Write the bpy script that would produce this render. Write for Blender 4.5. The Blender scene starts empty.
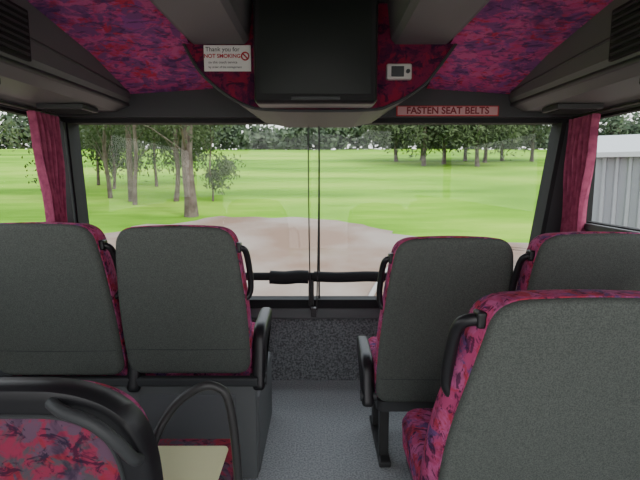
import bpy, bmesh, math, random
from mathutils import Vector, Matrix, noise
random.seed(7)
C = bpy.context
def link(o, parent=None):
    C.scene.collection.objects.link(o)
    if parent: o.parent = parent
    return o
# ---------------- materials ----------------
def mat(name, col, rough=.7, bump=0, bscale=200, speck=None, sscale=300, metal=0, spec=.3, sheen=0):
    m = bpy.data.materials.new(name); m.use_nodes = True
    nt = m.node_tree; b = nt.nodes['Principled BSDF']
    b.inputs['Base Color'].default_value = (*col, 1); b.inputs['Roughness'].default_value = rough
    b.inputs['Metallic'].default_value = metal; b.inputs['Specular IOR Level'].default_value = spec
    tc = nt.nodes.new('ShaderNodeTexCoord')
    if speck:
        n = nt.nodes.new('ShaderNodeTexNoise'); n.inputs['Scale'].default_value = sscale; n.inputs['Detail'].default_value = 3 if sscale>5 else 9
        r = nt.nodes.new('ShaderNodeValToRGB')
        r.color_ramp.elements[0].position = .38; r.color_ramp.elements[0].color = (*col, 1)
        r.color_ramp.elements[1].position = .62; r.color_ramp.elements[1].color = (*speck, 1)
        nt.links.new(tc.outputs['Object'], n.inputs['Vector']); nt.links.new(n.outputs['Fac'], r.inputs['Fac'])
        nt.links.new(r.outputs['Color'], b.inputs['Base Color'])
    if bump:
        n2 = nt.nodes.new('ShaderNodeTexNoise'); n2.inputs['Scale'].default_value = bscale
        bp = nt.nodes.new('ShaderNodeBump'); bp.inputs['Strength'].default_value = bump; bp.inputs['Distance'].default_value = .003
        nt.links.new(tc.outputs['Object'], n2.inputs['Vector']); nt.links.new(n2.outputs['Fac'], bp.inputs['Height'])
        nt.links.new(bp.outputs['Normal'], b.inputs['Normal'])
    return m
def fabric(name, base, blobs, scale=14, dark=(.01,.01,.03), darkamt=.75):
    """woven coach moquette: base colour, overlaid with irregular blobs of other colours and dark brush strokes"""
    m = bpy.data.materials.new(name); m.use_nodes = True
    nt = m.node_tree; b = nt.nodes['Principled BSDF']; b.inputs['Roughness'].default_value = .9
    b.inputs['Specular IOR Level'].default_value = .1
    tc = nt.nodes.new('ShaderNodeTexCoord')
    cur = None
    def layer(col, sc, off, lo, hi, amt, stretch=(1,1,1)):
        nonlocal cur
        mp = nt.nodes.new('ShaderNodeMapping'); mp.inputs['Location'].default_value = off
        mp.inputs['Rotation'].default_value = (off[0]*.3,off[1]*.2,off[2]*.4); mp.inputs['Scale'].default_value = stretch
        n = nt.nodes.new('ShaderNodeTexNoise'); n.inputs['Scale'].default_value = sc; n.inputs['Detail'].default_value = 4
        n.inputs['Roughness'].default_value = .65; n.inputs['Distortion'].default_value = .8
        r = nt.nodes.new('ShaderNodeMapRange'); r.inputs[1].default_value = lo; r.inputs[2].default_value = hi; r.inputs[4].default_value = amt
        mx = nt.nodes.new('ShaderNodeMix'); mx.data_type = 'RGBA'
        nt.links.new(tc.outputs['Object'], mp.inputs['Vector']); nt.links.new(mp.outputs['Vector'], n.inputs['Vector'])
        nt.links.new(n.outputs['Fac'], r.inputs[0]); nt.links.new(r.outputs[0], mx.inputs[0])
        if cur: nt.links.new(cur, mx.inputs[6])
        else: mx.inputs[6].default_value = (*base,1)
        mx.inputs[7].default_value = (*col,1); cur = mx.outputs[2]
    for i,c in enumerate(blobs): layer(c, scale*(.75+.2*i), (3.1*i+1,7.3*i+2,1.7*i+5), .50, .57, .95)
    layer(dark, scale*1.7, (11,4,9), .53, .60, darkamt, (1,2,1.3))
    layer(dark, scale*.6, (2,14,5), .55, .66, darkamt*.8)
    nt.links.new(cur, b.inputs['Base Color'])
    return m
M_back = mat('grey_moquette', (.080,.089,.081), .95, .5, 400, (.128,.14,.127), 350, spec=.1)
M_fab = fabric('pink_seat_fabric', (.44,.065,.17), [(.14,.07,.20),(.44,.045,.08),(.50,.11,.26)], 15)
M_fabr = fabric('worn_red_fabric', (.27,.035,.075), [(.085,.075,.09),(.29,.03,.05),(.12,.07,.11)], 14)
M_ceil = fabric('ceiling_fabric', (.58,.09,.28), [(.31,.095,.34),(.60,.05,.10),(.62,.13,.33),(.24,.09,.27)], 9, (.07,.04,.13), .68)
M_fabdk = fabric('dark_pod_fabric', (.15,.015,.05), [(.06,.012,.04),(.22,.015,.04)], 10)
M_black = mat('black_plastic', (.012,.012,.014), .4, spec=.5)
M_rubber = mat('black_rubber', (.015,.015,.016), .75)
M_dgrey = mat('dark_grey_plastic', (.045,.048,.05), .5, .15, 500)
M_grey = mat('grey_plastic', (.125,.133,.133), .55, .1, 500)
M_beam = mat('beam_grey', (.18,.18,.185), .6, .1, 400)
M_wall = mat('wall_vinyl', (.12,.125,.13), .7, .2, 300)
M_floor = mat('speckled_vinyl_floor', (.25,.265,.265), .6, .1, 200, (.44,.455,.455), 130)
M_carp = mat('speckled_carpet', (.09,.095,.10), .95, .6, 150, (.22,.235,.24), 90)
M_curt = mat('mauve_curtain_cloth', (.27,.055,.115), .9, .2, 300, (.40,.095,.17), 25, spec=.1)
M_steel = mat('painted_steel', (.04,.04,.04), .4, metal=.2)
M_white = mat('sticker_white', (.72,.70,.67), .5)
M_cream = mat('cream_switch', (.5,.48,.45), .5)
M_red = mat('sign_red', (.45,.02,.03), .5)
M_pink = mat('sign_pink', (.55,.32,.32), .5)
M_maroon = mat('sign_maroon', (.18,.01,.02), .5)
M_screen = mat('tv_glass', (.008,.011,.009), .45, spec=.25)
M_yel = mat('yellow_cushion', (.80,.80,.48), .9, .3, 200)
M_bark = mat('gum_bark', (.085,.065,.052), .9, .8, 8, (.16,.13,.105), 3)
M_dirt = mat('gravel_drive', (.215,.145,.108), .95, .5, 6, (.30,.255,.22), .35, spec=.05)
M_conc = mat('kerb_concrete', (.36,.34,.32), .9)
M_shed = mat('grey_steel_cladding', (.27,.285,.30), .5)
M_roof = mat('shed_roof', (.42,.44,.45), .5)
def leafm(name, a, b_):
    m = mat(name, a, .8, speck=b_, sscale=.6, spec=.1); return m
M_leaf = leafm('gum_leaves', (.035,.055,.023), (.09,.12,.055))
M_farhaze = leafm('hazed_far_leaves', (.055,.08,.05), (.12,.155,.10))  # distance haze put into the colour: paler, greyer than the gum leaves
def grassmat():
    m = bpy.data.materials.new('mown_grass'); m.use_nodes = True; nt = m.node_tree; b = nt.nodes['Principled BSDF']
    b.inputs['Roughness'].default_value = .95; b.inputs['Specular IOR Level'].default_value = .05
    tc = nt.nodes.new('ShaderNodeTexCoord'); mp = nt.nodes.new('ShaderNodeMapping'); mp.inputs['Scale'].default_value = (.25,1,1)
    n = nt.nodes.new('ShaderNodeTexNoise'); n.inputs['Scale'].default_value = .16; n.inputs['Detail'].default_value = 10; n.inputs['Roughness'].default_value=.65
    r = nt.nodes.new('ShaderNodeValToRGB'); e=r.color_ramp.elements; e[0].position = .38; e[1].position = .62
    e[0].color = (.085,.21,.013,1); e[1].color = (.28,.44,.055,1)
    q=e.new(.5); q.color=(.165,.35,.024,1)
    nt.links.new(tc.outputs['Object'], mp.inputs['Vector']); nt.links.new(mp.outputs['Vector'], n.inputs['Vector'])
    nt.links.new(n.outputs['Fac'], r.inputs['Fac']); nt.links.new(r.outputs['Color'], b.inputs['Base Color'])
    return m
M_grass = grassmat()
M_glass = bpy.data.materials.new('window_glass'); M_glass.use_nodes = True
nt = M_glass.node_tree; nt.nodes.clear()
o_ = nt.nodes.new('ShaderNodeOutputMaterial'); t_ = nt.nodes.new('ShaderNodeBsdfTransparent'); g_ = nt.nodes.new('ShaderNodeBsdfGlossy')
g_.inputs['Roughness'].default_value = .02; x_ = nt.nodes.new('ShaderNodeMixShader'); x_.inputs[0].default_value = .014
t_.inputs['Color'].default_value = (.97,.98,.97,1)
nt.links.new(t_.outputs[0], x_.inputs[1]); nt.links.new(g_.outputs[0], x_.inputs[2]); nt.links.new(x_.outputs[0], o_.inputs[0])
# ---------------- geometry helpers ----------------
def mesh(name, verts, faces, m, parent=None, loc=(0,0,0), smooth=False):
    me = bpy.data.meshes.new(name); me.from_pydata([tuple(v) for v in verts], [], faces)
    bm = bmesh.new(); bm.from_mesh(me); bmesh.ops.recalc_face_normals(bm, faces=bm.faces)
    if smooth:
        for f in bm.faces: f.smooth = True
        for e in bm.edges:
            if len(e.link_faces) == 2 and e.calc_face_angle(0) > math.radians(42): e.smooth = False
    bm.to_mesh(me); bm.free()
    me.materials.append(m)
    o = bpy.data.objects.new(name, me); o.location = loc
    return link(o, parent)
def empty(name, loc=(0,0,0)):
    o = bpy.data.objects.new(name, None); o.location = loc; o.empty_display_size = .1; return link(o)
def box(name, lo, hi, m, parent=None, bev=0, loc=(0,0,0)):
    bm = bmesh.new(); bmesh.ops.create_cube(bm, size=1)
    for v in bm.verts:
        for i in range(3): v.co[i] = lo[i] + (v.co[i]+.5)*(hi[i]-lo[i])
    if bev: bmesh.ops.bevel(bm, geom=bm.edges[:], offset=bev, segments=3, profile=.5, affect='EDGES')
    me = bpy.data.meshes.new(name); bm.to_mesh(me); bm.free(); me.materials.append(m)
    o = bpy.data.objects.new(name, me); o.location = loc; return link(o, parent)
def boxes(name, lst, m, parent=None):
    V=[];F=[]
    for lo,hi in lst:
        b=len(V)
        for x in (lo[0],hi[0]):
            for y in (lo[1],hi[1]):
                for z in (lo[2],hi[2]): V.append((x,y,z))
        F += [tuple(b+i for i in f) for f in ((0,1,3,2),(4,6,7,5),(0,4,5,1),(2,3,7,6),(0,2,6,4),(1,5,7,3))]
    return mesh(name,V,F,m,parent)
def rpoly(pts, n=7):
    out=[]; k=len(pts)
    for i in range(k):
        p=Vector(pts[i][:2]); r=pts[i][2]; a=Vector(pts[i-1][:2]); b=Vector(pts[(i+1)%k][:2])
        da=(a-p); db=(b-p)
        ra=min(r,da.length*.49); rb=min(r,db.length*.49)
        A=p+da.normalized()*ra; B=p+db.normalized()*rb
        for j in range(n+1):
            t=j/n; out.append((1-t)**2*A+2*t*(1-t)*p+t*t*B)
    return out
def inset(o,d):
    k=len(o); res=[]
    for i in range(k):
        e1=(o[i]-o[i-1]); e2=(o[(i+1)%k]-o[i])
        if e1.length<1e-6: e1=e2
        if e2.length<1e-6: e2=e1
        n1=Vector((-e1.y,e1.x)).normalized(); n2=Vector((-e2.y,e2.x)).normalized()
        nn=(n1+n2); nn=nn/max(.3,nn.length_squared/2)
        res.append(o[i]+nn*d)
    return res
def slab(name, outline, layers, f, m, parent=None, loc=(0,0,0)):
    V=[];F=[];k=len(outline)
    L=[(d,inset(outline,ins)) for d,ins in layers]
    def shrink(d,o,s):
        xs=[p.x for p in o]; ys=[p.y for p in o]; c=Vector(((min(xs)+max(xs))/2,(min(ys)+max(ys))/2)); return (d,[c+(p-c)*s for p in o])
    full=[shrink(*L[0],s) for s in (.15,.5,.85)]+L+[shrink(*L[-1],s) for s in (.85,.5,.15)]
    for d,o in full:
        for p in o: V.append(f(p.x,p.y,d))
    nl=len(full)
    for l in range(nl-1):
        for i in range(k):
            j=(i+1)%k; F.append((l*k+i,l*k+j,(l+1)*k+j,(l+1)*k+i))
    for l in (0,nl-1):
        c=sum(full[l][1],Vector((0,0)))/k; V.append(f(c.x,c.y,full[l][0])); ci=len(V)-1
        for i in range(k): F.append((l*k+i,l*k+(i+1)%k,ci))
    return mesh(name,V,F,m,parent,loc,True)
def tube(name, pts, r, m, parent=None, loc=(0,0,0), sub=6, seg=10, closed=False, flat=1):
    P=[Vector(p) for p in pts]; Q=[]
    n=len(P)
    for i in range(n-1):
        p0=P[max(i-1,0)];p1=P[i];p2=P[i+1];p3=P[min(i+2,n-1)]
        for j in range(sub):
            t=j/sub
            Q.append(.5*((2*p1)+(p2-p0)*t+(2*p0-5*p1+4*p2-p3)*t*t+(3*p1-p0-3*p2+p3)*t**3))
    Q.append(P[-1]); V=[];F=[]; up=None
    for i,q in enumerate(Q):
        t=(Q[min(i+1,len(Q)-1)]-Q[max(i-1,0)]).normalized()
        if up is None:
            up=Vector((0,0,1)) if abs(t.z)<.9 else Vector((1,0,0))
        up=(up-t*up.dot(t)).normalized(); s=t.cross(up)
        for a in range(seg):
            an=2*math.pi*a/seg; V.append(q+up*math.cos(an)*r+s*math.sin(an)*r*flat)
    for i in range(len(Q)-1):
        for a in range(seg):
            b=(a+1)%seg; F.append((i*seg+a,i*seg+b,(i+1)*seg+b,(i+1)*seg+a))
    F.append(tuple(range(seg))); F.append(tuple(range((len(Q)-1)*seg,len(Q)*seg)))
    return mesh(name,V,F,m,parent,loc,True)
def extrude_y(name, prof, y0, y1, m, parent=None, prof2=None):
    k=len(prof); prof2=prof2 or prof
    V=[(x,y0,z) for x,z in prof]+[(x,y1,z) for x,z in prof2]
    F=[(i,(i+1)%k,k+(i+1)%k,k+i) for i in range(k)]+[tuple(range(k)),tuple(range(k,2*k))]
    return mesh(name,V,F,m,parent)
def text(name, s, size, loc, m, parent, align='CENTER', bold=0):
    c=bpy.data.curves.new(name,'FONT'); c.body=s; c.size=size; c.align_x=align; c.align_y='CENTER'; c.extrude=.0004; c.offset=bold
    c.materials.append(m); o=bpy.data.objects.new(name,c); o.location=loc; o.rotation_euler=(math.pi/2,0,0)
    return link(o,parent)
# ---------------- shell ----------------
W=1.42; YF=2.68; YB=-1.5
box('floor',(-W,YB,-.06),(W,YF,0),M_floor)
for s,nm in ((-1,'left'),(1,'right')):
    xa,xb=sorted((s*W,s*(W+.06)))
    boxes('wall_'+nm,[((xa,YB,0),(xb,YF+.06,.96)),((xa,YB,1.52),(xb,YF+.06,2.0)),((xa,2.56,.96),(xb,YF+.06,1.52)),((xa,-.1,.96),(xb,.0,1.52))],M_wall)
    w=empty('window_%d'%(2 if s<0 else 3),(s*(W+.03),1.3,1.24))
    boxes('rubber_frame',[((-.02,-1.28,-.29),(.02,1.26,-.27)),((-.02,-1.28,.265),(.02,1.26,.285)),((-.02,1.235,-.28),(.02,1.26,.28)),((-.02,-1.3,-.28),(.02,-1.28,.28))],M_rubber,w)
    box('glass_pane',(-.003,-1.29,-.275),(.003,1.245,.275),M_glass,w)
    xi=s*(W-.03); a,b=sorted((xi,s*W))
    box('trim_%d'%(1 if s<0 else 2),(a,YB,.93),(b,2.55,.965),M_dgrey,bev=.006)
boxes('wall_front',[((-W,YF,0),(W,YF+.08,.40))],M_carp)
box('trim_3',(-W,YF-.03,.385),(W,YF+.08,.455),M_grey,bev=.012)
# windscreen
ws=empty('window_1',(0,YF,1.0))
def fr(name,pts,m,y0=-.04,y1=.05):
    k=len(pts); V=[(x,y0,z) for x,z in pts]+[(x,y1,z) for x,z in pts]
    return mesh(name,V,[(i,(i+1)%k,k+(i+1)%k,k+i) for i in range(k)]+[tuple(range(k)),tuple(range(k,2*k))],m,ws)
fr('frame_bottom',[(-1.42,-.545),(1.42,-.545),(1.42,-.495),(-1.42,-.495)],M_rubber)
fr('frame_top',[(-1.42,.50),(1.42,.50),(1.42,.54),(-1.42,.54)],M_rubber)
fr('pillar_left',[(-1.42,-.505),(-1.335,-.505),(-1.38,.50),(-1.42,.50)],M_dgrey,-.1)
fr('pillar_right',[(1.42,-.505),(1.20,-.505),(1.34,.50),(1.42,.50)],M_dgrey,-.06)
fr('seal_left',[(-1.35,-.505),(-1.325,-.505),(-1.37,.50),(-1.39,.50)],M_rubber,-.07)
fr('seal_right',[(1.205,-.505),(1.18,-.505),(1.315,.50),(1.34,.50)],M_rubber,-.07)
box('glass_pane',(-1.37,.0,-.51),(1.33,.006,.51),M_glass,ws)
box('centre_seal',(-.010,-.01,-.51),(.000,.012,.51),M_rubber,ws)
cd=empty('blind_cord',(0,2.52,1.0))
tube('cord_1',[(-.062,0,.47),(-.06,0,0),(-.052,0,-.52)],.0035,M_black,cd)
tube('cord_2',[(-.006,0,.47),(-.008,0,0),(-.018,0,-.52)],.0035,M_black,cd)
box('cleat',(-.05,-.01,-.56),(-.02,.03,-.51),M_steel,cd,bev=.004)
box('cleat_arm',(-.042,.02,-.57),(-.028,.155,-.545),M_steel,cd,bev=.004)
rl=empty('grab_rail',(0,2.58,.655))
tube('rail_tube',[(-1.36,0,.0),(-.6,0,0),(.6,0,0),(1.36,0,0)],.023,M_rubber,rl)
tube('foam_pad',[(-.28,0,-.004),(-.2,0,-.008),(-.12,0,-.002),(-.065,0,-.004)],.038,M_rubber,rl)
tube('foam_pad_2',[(-.035,0,.0),(.1,0,-.005),(.26,0,.0),(.36,0,-.003)],.030,M_rubber,rl)
for x in (-1.3,-.05,1.3): box('bracket',(x-.015,0,-.17),(x+.015,.07,.01),M_steel,rl,bev=.004)
# header and ceiling
boxes('trim_4',[((-W,2.60,1.525),(W,2.76,2.0))],M_dgrey)
boxes('ceiling',[((-W,YB,1.96),(W,YF,2.02))],M_beam)
cl=empty('ceiling_lining')
for s,nm in ((-1,'left_panel'),(1,'right_panel')):
    V=[]
    ys=[(YB,1.86),(1.2,1.85),(1.72,1.815),(2.2,1.745),(2.60,1.645)]
    for y,z in ys: V += [(s*.57,y,z+.03),(s*.8,y,z+.015),(s*1.04,y,z)]
    F=[]
    for i in range(4):
        for j in range(2):
            F.append((3*i+j,3*i+j+1,3*i+j+4,3*i+j+3))
    mesh(nm,V[:15],F,M_ceil,cl,smooth=True)
bm_=empty('ceiling_beam')
extrude_y('beam_left',[(-.58,1.96),(-.58,1.80),(-.55,1.78),(-.33,1.78),(-.31,1.80),(-.29,1.96)],YB,2.149,M_beam,bm_)
extrude_y('beam_right',[(.58,1.96),(.58,1.80),(.55,1.78),(.33,1.78),(.31,1.80),(.29,1.96)],YB,2.149,M_beam,bm_)
# pod
pod=empty('television_bulkhead')
A=[(-.60,1.95),(-.60,1.79),(-.54,1.68),(-.46,1.60),(-.34,1.525),(-.2,1.50),(.2,1.50),(.32,1.525),(.45,1.60),(.52,1.68),(.60,1.79),(.60,1.95)]
B=[(x*.86,z if z>1.9 else 1.475+(z-1.50)*.95) for x,z in A]
extrude_y('bulkhead_body',A,2.15,2.60,M_fabdk,pod,B)
tube('lower_rim',[(x,2.15,z) for x,z in A[1:11]],.007,M_dgrey,pod)
V=[];F=[]
sk=A[3:9]; sk2=B[3:9]
for (x,z),(x2,z2) in zip(sk,sk2): V += [(x,2.15,z-.004),(x2,2.6,z2-.004)]
F=[(2*i,2*i+1,2*i+3,2*i+2) for i in range(5)]
mesh('underside_skin',V,F,M_dgrey,pod)
# tv
tv=empty('television',(-.018,2.0,1.71))
box('cabinet',(-.255,0,-.205),(.255,.149,.225),M_black,tv,bev=.02)
box('bezel',(-.25,-.018,-.2),(.25,.01,.22),M_rubber,tv,bev=.012)
V=[];F=[];n=12
for i in range(n+1):
    for j in range(n+1):
        u=i/n*2-1; v=j/n*2-1; V.append((u*.225,-.020-.012*(1-u*u)*(1-v*v),.012+v*.18))
for i in range(n):
    for j in range(n): a=i*(n+1)+j; F.append((a,a+1,a+n+2,a+n+1))
mesh('screen',V,F,M_screen,tv,smooth=True)
box('control_strip',(-.10,-.022,-.193),(.10,-.01,-.178),M_dgrey,tv,bev=.003)
# stickers
st=empty('no_smoking_sign',(-.405,2.142,1.72))
box('plate',(-.103,-.001,-.055),(.103,.006,.055),M_white,st,bev=.002)
text('line_1','Thank you for',.026,(-.02,-.003,.036),M_rubber,st)
text('line_2','NOT SMOKING',.023,(-.022,-.003,.008),M_red,st,bold=.0005)
text('line_3','on this coach service',.015,(-.02,-.003,-.018),M_rubber,st)
text('line_4','by order of the management',.0125,(-.01,-.003,-.038),M_rubber,st)
tube('ring',[(.078+.016*math.cos(a),-.003,.008+.016*math.sin(a)) for a in [i*math.pi/6 for i in range(13)]],.003,M_red,st,sub=2,seg=6)
tube('slash',[(.067,-.003,.019),(.089,-.003,-.003)],.003,M_red,st,sub=2,seg=6)
th=empty('thermostat_box',(.345,2.135,1.66))
box('case',(-.055,-.015,-.034),(.055,.0145,.034),M_cream,th,bev=.008)
box('grille_slot',(-.035,-.018,-.022),(.02,-.012,.022),M_dgrey,th,bev=.002)
tube('knob',[(.037,-.012,0),(.037,-.024,0)],.009,M_dgrey,th,sub=2)
sb=empty('seat_belt_sign',(.685,2.594,1.558))
box('plate',(-.275,-.002,-.027),(.275,.0055,.027),M_red,sb,bev=.002)
box('face',(-.268,-.004,-.022),(.268,.0,.022),M_pink,sb)
text('lettering','FASTEN SEAT BELTS',.050,(0,-.006,0),M_maroon,sb,bold=.0012)
# side ducts
for s,nm in ((-1,'luggage_rack'),(1,'luggage_rack')):
    d=empty(nm)
    P=[(s*1.42,1.53),(s*1.10,1.535),(s*1.04,1.56),(s*1.015,1.60),(s*1.015,1.66),(s*1.03,1.96),(s*1.42,1.96)]
    P2=[(x,z if z>1.9 else z+.02) for x,z in P]
    extrude_y('duct_body',P,YB,2.60,M_grey,d,P2)
    tube('lower_trim',[(s*1.035,YB,1.575),(s*1.035,1,1.58),(s*1.035,2.6,1.592)],.012,M_dgrey,d)
    tube('upper_trim',[(s*1.016,YB,1.70),(s*1.016,1.0,1.70),(s*1.016,2.6,1.655)],.006,M_dgrey,d)
    a,b=sorted((s*1.03,s*1.40))
    box('joint_strip',(a,1.20,1.524),(b,1.215,1.54),M_rubber,d)
    a,b=sorted((s*1.0,s*1.016))
    box('louvre_panel',(a,1.15,1.60),(b,1.70,1.77),M_rubber,d,bev=.004)
    for i in range(7):
        z=1.615+i*.022; a2,b2=sorted((s*.992,s*1.003))
        box('louvre_slat',(a2,1.17,z),(b2,1.68,z+.008),M_dgrey,d)
    for yy in (1.55,2.28):
        a,b=sorted((s*1.12,s*1.34))
        box('vent_frame',(a,yy,1.525),(b,yy+.16,1.55),M_dgrey,d,bev=.004)
        for i in range(4): box('vent_slot',(a+.02,yy+.02+i*.034,1.521),(b-.02,yy+.036+i*.034,1.53),M_rubber,d)
# curtains
def curtain(s,y0,y1,z0,z1,tie):
    V=[];F=[];nu=70;nz=24
    for j in range(nz+1):
        v=j/nz; z=z1+(z0-z1)*v
        wd=(y1-y0)*(1-tie*min(1,v*1.1)**.8)
        for i in range(nu+1):
            u=i/nu; y=y1-wd*u
            x=s*(1.372+.028*math.sin(u*6.0*2*math.pi+.4*math.sin(v*5))+.004*math.sin(v*9+u*5))
            V.append((x,y,z))
    for j in range(nz):
        for i in range(nu): a=j*(nu+1)+i; F.append((a,a+1,a+nu+2,a+nu+1))
    c=empty('curtain'); o=mesh('cloth',V,F,M_curt,c,smooth=True)
    for e in o.data.polygons: e.use_smooth=True
    tube('curtain_track',[(s*1.375,y0-.5,z1+.01),(s*1.375,y1,z1+.01)],.007,M_steel,c)
curtain(-1,2.26,2.52,.90,1.515,.45)
curtain(1,2.36,2.64,.90,1.515,.3)
# ---------------- seats ----------------
def seat(xc,yt,zt,zb,wt,wb,side,armz=.6,cz=.44,arm=True,handle=True,legs=True,hscale=1,k=.25,cw=None,hz=.08,sw=1.015):
    yb=yt+(zt-zb)*k; r=empty('coach_seat',(xc,yb,0))
    f=lambda a,b,d:(a,(zb-b)*k+d,b)
    fc=lambda a,b,d:(a*(1+(sw-1)*min(1,max(0,(d-.028)/.04))),(zb-b)*k+d,b)
    ol=rpoly([(-wb/2,zb,.06),(wb/2,zb,.06),(wb/2,zb+.25,.2),(wt/2+.008,zt-.12,.10),(wt/2-.012,zt-.006,.065),(0,zt+.004,.2),(-wt/2+.012,zt-.006,.065),(-wt/2-.008,zt-.12,.10),(-wb/2,zb+.25,.2)])
    slab('back_shell',ol,[(.03,0),(.018,0),(.008,.003),(.002,.009),(-.001,.017),(-.002,.022)],f,M_back,r)
    slab('back_cushion',ol,[(.026,.008),(.03,.004),(.045,.001),(.07,.001),(.105,.003),(.12,.014),(.125,.022)],fc,M_fab,r)
    pp=[f(p.x,p.y,.028) for p in inset(ol,.0)]
    tube('edge_piping',pp,.003,M_fab,r,sub=1,seg=6)
    tube('rear_seam',[f(-wb/2+.012,zb+.115,-.001),f(0,zb+.112,-.002),f(wb/2-.012,zb+.115,-.001)],.0018,M_dgrey,r,seg=6)
    cw=cw or wb-.0
    co=rpoly([(-cw/2,.06,.04),(cw/2,.06,.04),(cw/2,.50,.07),(-cw/2,.50,.07)])
    slab('seat_cushion',co,[(cz-.12,.015),(cz-.11,.0),(cz-.03,-.004),(cz-.008,.008),(cz+.002,.02)],lambda a,b,d:(a,b,d),M_fab,r)
    po=rpoly([(-cw/2+.01,.03,.03),(cw/2-.01,.03,.03),(cw/2-.01,.47,.05),(-cw/2+.01,.47,.05)])
    slab('seat_pan',po,[(cz-.165,.01),(cz-.16,0),(cz-.118,0)],lambda a,b,d:(a,b,d),M_dgrey,r)
    if handle:
        x0=side*(wt/2-.01); e=.030*hscale; hb=hz+.202
        tube('grab_handle',[f(x0,zt-hz,.05),f(side*(wt/2+.66*e),zt-hz-.006,.06),f(side*(wt/2+e),zt-hz-.03,.07),f(side*(wt/2+e+.006),zt-hz-.09,.075),f(side*(wt/2+e+.008),zt-hz-.14,.075),f(side*(wt/2+e+.004),zt-hz-.18,.07),f(side*(wt/2+.6*e),zt-hb,.06),f(x0,zt-hb,.05)],.0115*min(hscale,1.2),M_black,r,seg=12)
        for zz in (hz,hb):
            p=f(side*(wt/2+.004),zt-zz,.055); box('handle_mount',(p[0]-.011,p[1]-.018,p[2]-.018),(p[0]+.011,p[1]+.018,p[2]+.018),M_black,r,bev=.006)
    if arm:
        ao=rpoly([(-.01,cz-.13,.03),(.07,cz-.13,.03),(.11,armz-.075,.05),(.30,armz-.055,.03),(.335,armz+.0,.03),(.30,armz+.02,.03),(.05,armz+.005,.07)])
        xa=side*(wb/2+.004)
        slab('armrest',ao,[(0,.012),(.006,.003),(.014,0),(.036,0),(.044,.003),(.05,.012)],lambda a,b,d:(xa+side*d,a,b),M_black,r)
        tube('armrest_pivot',[(xa-side*.01,.03,cz-.09),(xa+side*.055,.03,cz-.09)],.022,M_dgrey,r,sub=2,seg=14)
    if legs:
        for lx in (-wb/2+.05,wb/2-.05):
            box('leg',(lx-.02,.10,.02),(lx+.02,.15,cz-.16),M_steel,r,bev=.005)
            box('leg_rear',(lx-.02,.35,.02),(lx+.02,.40,cz-.16),M_steel,r,bev=.005)
            box('foot',(lx-.025,.05,.0),(lx+.025,.45,.025),M_steel,r,bev=.006)
    return r
seat(-.508,1.60,1.033,.44,.42,.475,1,armz=.61,cz=.50,legs=False)
seat(-1.0,1.58,1.045,.44,.445,.487,1,armz=.61,cz=.50,legs=False)
pl=empty('seat_plinth',(-.75,1.78,0))
box('plinth_body',(-.50,0,0),(.505,.50,.335),M_grey,pl,bev=.012)
box('top_rail',(-.505,-.045,.395),(.51,-.01,.43),M_dgrey,pl,bev=.008)
box('rear_panel',(-.50,-.03,.0),(.50,-.004,.40),M_grey,pl,bev=.006)
box('recess_panel',(.04,-.036,.05),(.42,-.028,.36),M_wall,pl,bev=.004)
seat(.472,1.60,.993,.31,.42,.50,-1,armz=.47,cz=.42)
seat(.94,1.50,1.02,.31,.44,.48,-1,armz=.50,cz=.42,arm=False)
seat(.555,.88,.965,.35,.435,.555,-1,armz=.52,cz=.42,arm=False,hscale=1.5,hz=.055,sw=1.09)
seat(1.12,.88,.965,.35,.435,.50,-1,armz=.52,cz=.42,arm=False,sw=1.04)
# near left seat (low backed)
r=empty('courier_seat',(-.535,.75,0))
k=.15; f=lambda a,b,d:(a,(.845-b)*k+d,b)
ol=rpoly([(-.24,.36,.05),(.235,.36,.05),(.235,.72,.08),(.20,.805,.06),(.11,.848,.06),(-.13,.848,.06),(-.235,.78,.10)])
slab('back_shell',ol,[(.06,.01),(.05,0),(.015,0),(.004,.006),(0,.016),(-.001,.025)],f,M_black,r)
oi=rpoly([(-.19,.41,.03),(.185,.41,.03),(.185,.70,.06),(.16,.765,.05),(.10,.797,.05),(-.11,.797,.05),(-.185,.755,.08)])
slab('fabric_inset',oi,[(.0,0),(-.004,.003),(-.007,.012)],f,M_fabr,r)
tube('inset_piping',[f(p.x,p.y,-.002) for p in oi+oi[:1]],.004,M_dgrey,r,sub=1,seg=6)
slab('back_cushion',ol,[(.055,.028),(.07,.026),(.10,.028),(.11,.036)],f,M_fab,r)
tube('grab_handle',[f(.08,.822,-.0),f(.11,.818,-.022),f(.16,.80,-.03),f(.195,.765,-.03),f(.215,.725,-.02),f(.216,.71,.0)],.011,M_dgrey,r,seg=10)
co=rpoly([(-.23,.14,.03),(.295,.14,.03),(.295,.58,.03),(-.23,.58,.03)])
slab('seat_cushion',co,[(.30,.02),(.31,0),(.41,-.003),(.425,.01),(.43,.02)],lambda a,b,d:(a,b,d),M_fabr,r)
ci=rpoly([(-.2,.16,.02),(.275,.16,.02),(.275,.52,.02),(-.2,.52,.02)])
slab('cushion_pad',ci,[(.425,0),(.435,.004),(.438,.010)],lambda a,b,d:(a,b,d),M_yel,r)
box('pedestal',(-.15,.2,0),(.15,.5,.305),M_dgrey,r,bev=.015)
tube('side_rail',[(.17,.20,.62),(.185,.235,.66),(.22,.25,.705),(.27,.255,.735),(.305,.26,.73),(.327,.26,.70),(.34,.26,.60),(.348,.26,.4),(.348,.26,.02)],.010,M_steel,r,seg=12)
tube('side_rail_foot',[(.348,.26,.0),(.348,.26,.012)],.035,M_steel,r,sub=2,seg=16)
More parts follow.
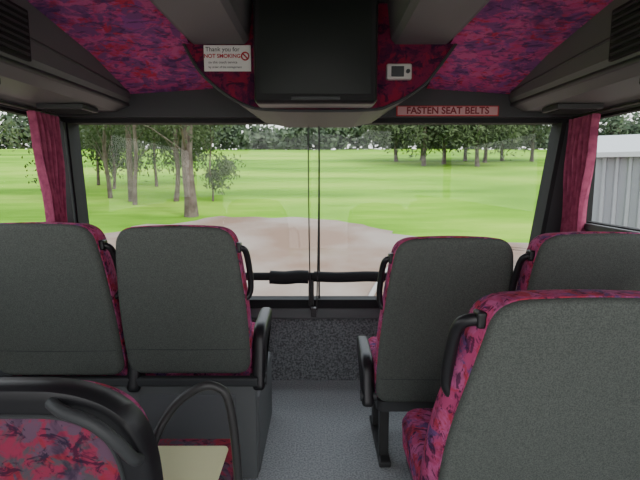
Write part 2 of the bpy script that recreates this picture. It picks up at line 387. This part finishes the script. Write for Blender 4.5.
# added fill light with made-up housing, unseen behind the viewpoint, brightens the cabin
lm=empty('added_cabin_fill',(0,-.9,1.955))
box('fill_housing',(-.16,-.3,-.03),(.16,.3,.0),M_white,lm,bev=.01)
L=bpy.data.lights.new('fill_area','AREA'); L.shape='RECTANGLE'; L.size=.28; L.size_y=.55; L.energy=13; L.color=(1,.98,.95)
lo=bpy.data.objects.new('fill_light',L); lo.location=(0,0,-.04); link(lo,lm)
# ---------------- outside ----------------
def tz(x,y):
    if y<8: z=-1.4
    else:
        t=y-8; z=-1.4+ (t*t/80 if t<4 else .2+(t-4)*.1)
        if y>90: z=-1.4+.2+(90-12)*.1-(y-90)*.03
    return z+.25*noise.noise(Vector((x*.04,y*.05,0)))*min(1,max(0,(y-15)/20))
V=[];F=[]
xs=[-140+ i*4 for i in range(71)]; ys=[-12,0,4,8,9,10,11,12]+[12+2*i for i in range(1,60)]
for y in ys:
    for x in xs: V.append((x,y,tz(x,y)))
n=len(xs)
for j in range(len(ys)-1):
    for i in range(n-1): a=j*n+i; F.append((a,a+1,a+n+1,a+n))
mesh('lawn',V,F,M_grass,smooth=True)
def lerp(tab,y):
    for (a,va),(b,vb) in zip(tab,tab[1:]):
        if a<=y<=b: return va+(vb-va)*(y-a)/(b-a)
    return tab[-1][1]
XL=[(-10,-9),(3,-9),(10,-9),(15,-8.5),(18,-6.6),(19,-5),(19.6,-3.8)]; XR=[(-10,25),(8,25),(12,18),(14.6,9),(15.3,4.4),(17,2.2),(18.5,1.0),(19.6,-.8)]
V=[];F=[];rows=[];y=-10
while y<=19.6: rows.append(y); y+=.4
for y in rows:
    l=lerp(XL,y)+.9*noise.noise(Vector((y*1.1,0,3))); rr=lerp(XR,y)+1.0*noise.noise(Vector((y*1.2,4,3)))
    for i in range(33):
        x=l+(rr-l)*i/32; yy=y+(.6*noise.noise(Vector((x*.8,7,0))) if y>10 else 0); V.append((x,yy,tz(x,yy)+.035))
for j in range(len(rows)-1):
    for i in range(32): a=j*33+i; F.append((a,a+1,a+34,a+33))
mesh('gravel_driveway',V,F,M_dirt,smooth=True)
tube('concrete_kerb',[(.7,8,tz(1,8)+.10),(1.3,10.5,tz(1,10.5)+.10),(2.2,13,tz(1,13)+.10),(3.2,15,tz(3,15)+.10)],.06,M_conc)
def tree(name,x,y,h,r,clusters,lm=M_leaf,nl=1300,ls=.16,lean=0):
    z=tz(x,y); e=empty(name,(x,y,z-.05))
    V=[];F=[]
    segs=10
    bp=[Vector((lean*(i/segs)*h+.05*math.sin(i*1.3+x),.1*math.cos(i*1.1+y),h*i/segs)) for i in range(segs+1)]
    def limb(pts,r0,r1):
        k=8
        b0=len(V)
        for i,q in enumerate(pts):
            rr=r0+(r1-r0)*i/(len(pts)-1)
            if i==0 and r0==r: rr*=1.2
            for a in range(k): V.append((q.x+rr*math.cos(a*2*math.pi/k),q.y+rr*math.sin(a*2*math.pi/k),q.z))
        for i in range(len(pts)-1):
            for a in range(k): b=(a+1)%k; F.append((b0+i*k+a,b0+i*k+b,b0+(i+1)*k+b,b0+(i+1)*k+a))
    limb(bp,r,r*.5)
    for c in clusters:
        t=max(.15,min(.9,(c[2]-1.2)/h)); q=bp[int(t*segs)]
        c_=Vector(c[:3]); limb([q,q.lerp(c_,.5)+Vector((0,0,.2)),c_],r*.22,r*.06)
    mesh('trunk',V,F,M_bark,e,smooth=True)
    V=[];F=[]
    for c in clusters:
        for i in range(nl//len(clusters)):
            d=Vector((random.gauss(0,.5),random.gauss(0,.5),random.gauss(0,.5)))
            p=Vector(c[:3])+Vector((d.x*c[3],d.y*c[3],d.z*c[3]*.8))
            a=Vector((random.gauss(0,1),random.gauss(0,1),random.gauss(0,1)-1)).normalized(); b=a.orthogonal().normalized()
            s=ls*random.uniform(.6,1.4); k0=len(V)
            V += [p-a*s,p-b*s*.4,p+a*s,p+b*s*.4]; F.append((k0,k0+1,k0+2,k0+3))
    me=bpy.data.meshes.new('foliage'); me.from_pydata([tuple(v) for v in V],[],F); me.materials.append(lm)
    o=bpy.data.objects.new('foliage',me); link(o,e)
def cl_(n,h0,h1,rad,cr):
    return [(random.uniform(-rad,rad),random.uniform(-rad,rad),random.uniform(h0,h1),random.uniform(*cr)) for _ in range(n)]
tree('gum_tree',-5.5,19.9,9,.27,cl_(10,4.0,8,3.0,(.8,1.3)),ls=.10,nl=2800)
tree('gum_tree',-9.6,24,9,.17,cl_(10,3.6,8,2.4,(.8,1.2)),ls=.10,nl=2400)
tree('gum_tree',-9.0,23,9,.11,cl_(7,3.8,8,2,(.7,1.1)),lean=.03,ls=.10)
tree('gum_tree',-11.2,25,9,.12,cl_(10,2.8,7,1.8,(.7,1.2)),ls=.10)
tree('gum_tree',-7.3,24,8,.13,cl_(7,3.2,6,1.5,(.7,1.1)),lean=.04,ls=.10)
tree('gum_tree',-5.5,24.0,5.5,.05,cl_(14,.8,5.5,.9,(.5,.9)),nl=2600,ls=.10)
tree('gum_tree',-13.0,23,8,.12,cl_(8,1.5,6,1.5,(.8,1.2)),ls=.10)
tree('gum_tree',-10.4,30,8,.10,cl_(12,1.0,6,1.8,(.8,1.3)),ls=.12,nl=2600)
tree('gum_tree',-12.6,29,8,.09,cl_(12,1.0,6,1.8,(.8,1.3)),ls=.12,nl=2600)
tree('gum_tree',-14.5,31,8,.10,cl_(10,1.0,6,1.8,(.8,1.3)),ls=.12,nl=2200)
tree('gum_tree',-8.4,31,8,.09,cl_(10,1.6,6,1.6,(.8,1.2)),ls=.12,nl=2000)
tree('gum_tree',-19,24,8,.18,cl_(8,2.8,7,2,(.9,1.3)))
for (x,y,h) in ((10.5,48,8),(13,50,9),(15.5,47,8),(18,52,9),(8.6,54,7),(21,55,8),(16.8,55,8),(12,56,8),(24,54,8)):
    tree('gum_tree',x,y,h,.22,cl_(12,2.6,h,3.0,(1.4,2.0)),nl=3000,ls=.24)
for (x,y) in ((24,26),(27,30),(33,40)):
    tree('gum_tree',x,y,9,.25,cl_(10,2,8,2.5,(1.2,1.8)),nl=1600,ls=.28,lm=M_farhaze)
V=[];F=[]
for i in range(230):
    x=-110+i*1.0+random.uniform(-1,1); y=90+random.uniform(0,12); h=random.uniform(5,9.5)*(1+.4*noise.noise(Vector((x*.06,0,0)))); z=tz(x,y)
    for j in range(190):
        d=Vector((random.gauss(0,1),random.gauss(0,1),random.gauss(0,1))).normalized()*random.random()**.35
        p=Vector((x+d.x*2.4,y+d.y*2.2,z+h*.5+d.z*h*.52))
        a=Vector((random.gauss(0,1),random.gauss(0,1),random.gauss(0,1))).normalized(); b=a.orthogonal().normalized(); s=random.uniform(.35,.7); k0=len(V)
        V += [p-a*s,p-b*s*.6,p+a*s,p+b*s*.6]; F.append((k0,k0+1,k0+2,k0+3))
me=bpy.data.meshes.new('distant_tree_line'); me.from_pydata([tuple(v) for v in V],[],F); me.materials.append(M_farhaze)
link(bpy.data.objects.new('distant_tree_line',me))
# shed
sh=empty('corrugated_shed',(4.62,8,-1.4)); sh.rotation_euler=(0,0,math.radians(-31))
V=[];F=[];x=0; i=0
steps=[(.10,.0),(.02,.06),(.04,.06),(.02,0)]
V += [(0,0,0),(0,0,3.0)]
while x<6.4:
    dx,o=steps[i%4]; x+=dx; V += [(x,-o,0),(x,-o,3.0)]; i+=1
N=len(V)//2-1
F=[(2*i,2*i+2,2*i+3,2*i+1) for i in range(N)]
mesh('front_cladding',V,F,M_shed,sh)
boxes('side_cladding',[((0,.01,0),(.05,4,3.0))],M_shed,sh)
V=[(-.05,-.1,2.99),(6.5,-.1,2.99),(6.5,2,3.45),(-.05,2,3.45),(-.05,4.1,2.99),(6.5,4.1,2.99)]
mesh('roof',V,[(0,1,2,3),(3,2,5,4)],M_roof,sh)
boxes('gutter',[((-.05,-.16,2.94),(6.5,-.06,3.02))],M_roof,sh)
# ---------------- light ----------------
w=bpy.data.worlds.new('sky'); C.scene.world=w; w.use_nodes=True; nt=w.node_tree; bg=nt.nodes['Background']
tc=nt.nodes.new('ShaderNodeTexCoord'); sx=nt.nodes.new('ShaderNodeSeparateXYZ'); r=nt.nodes.new('ShaderNodeValToRGB')
r.color_ramp.elements[0].position=0; r.color_ramp.elements[0].color=(1,.98,.97,1); r.color_ramp.elements[1].position=.6; r.color_ramp.elements[1].color=(.80,.88,1,1)
nt.links.new(tc.outputs['Generated'],sx.inputs[0]); nt.links.new(sx.outputs['Z'],r.inputs['Fac']); nt.links.new(r.outputs['Color'],bg.inputs['Color'])
bg.inputs['Strength'].default_value=2.8
S=bpy.data.lights.new('sun','SUN'); S.energy=3.2; S.angle=math.radians(8); S.color=(1,.96,.88)
so=bpy.data.objects.new('sun',S); so.rotation_euler=(math.radians(38),math.radians(20),math.radians(20)); link(so)
# ---------------- camera ----------------
cam=bpy.data.cameras.new('camera'); cam.sensor_width=36; cam.lens=36*470/640; cam.clip_start=.02
co=bpy.data.objects.new('camera',cam); co.location=(0,0,1.2); co.rotation_euler=(math.radians(90-7.5),0,0); link(co)
C.scene.camera=co
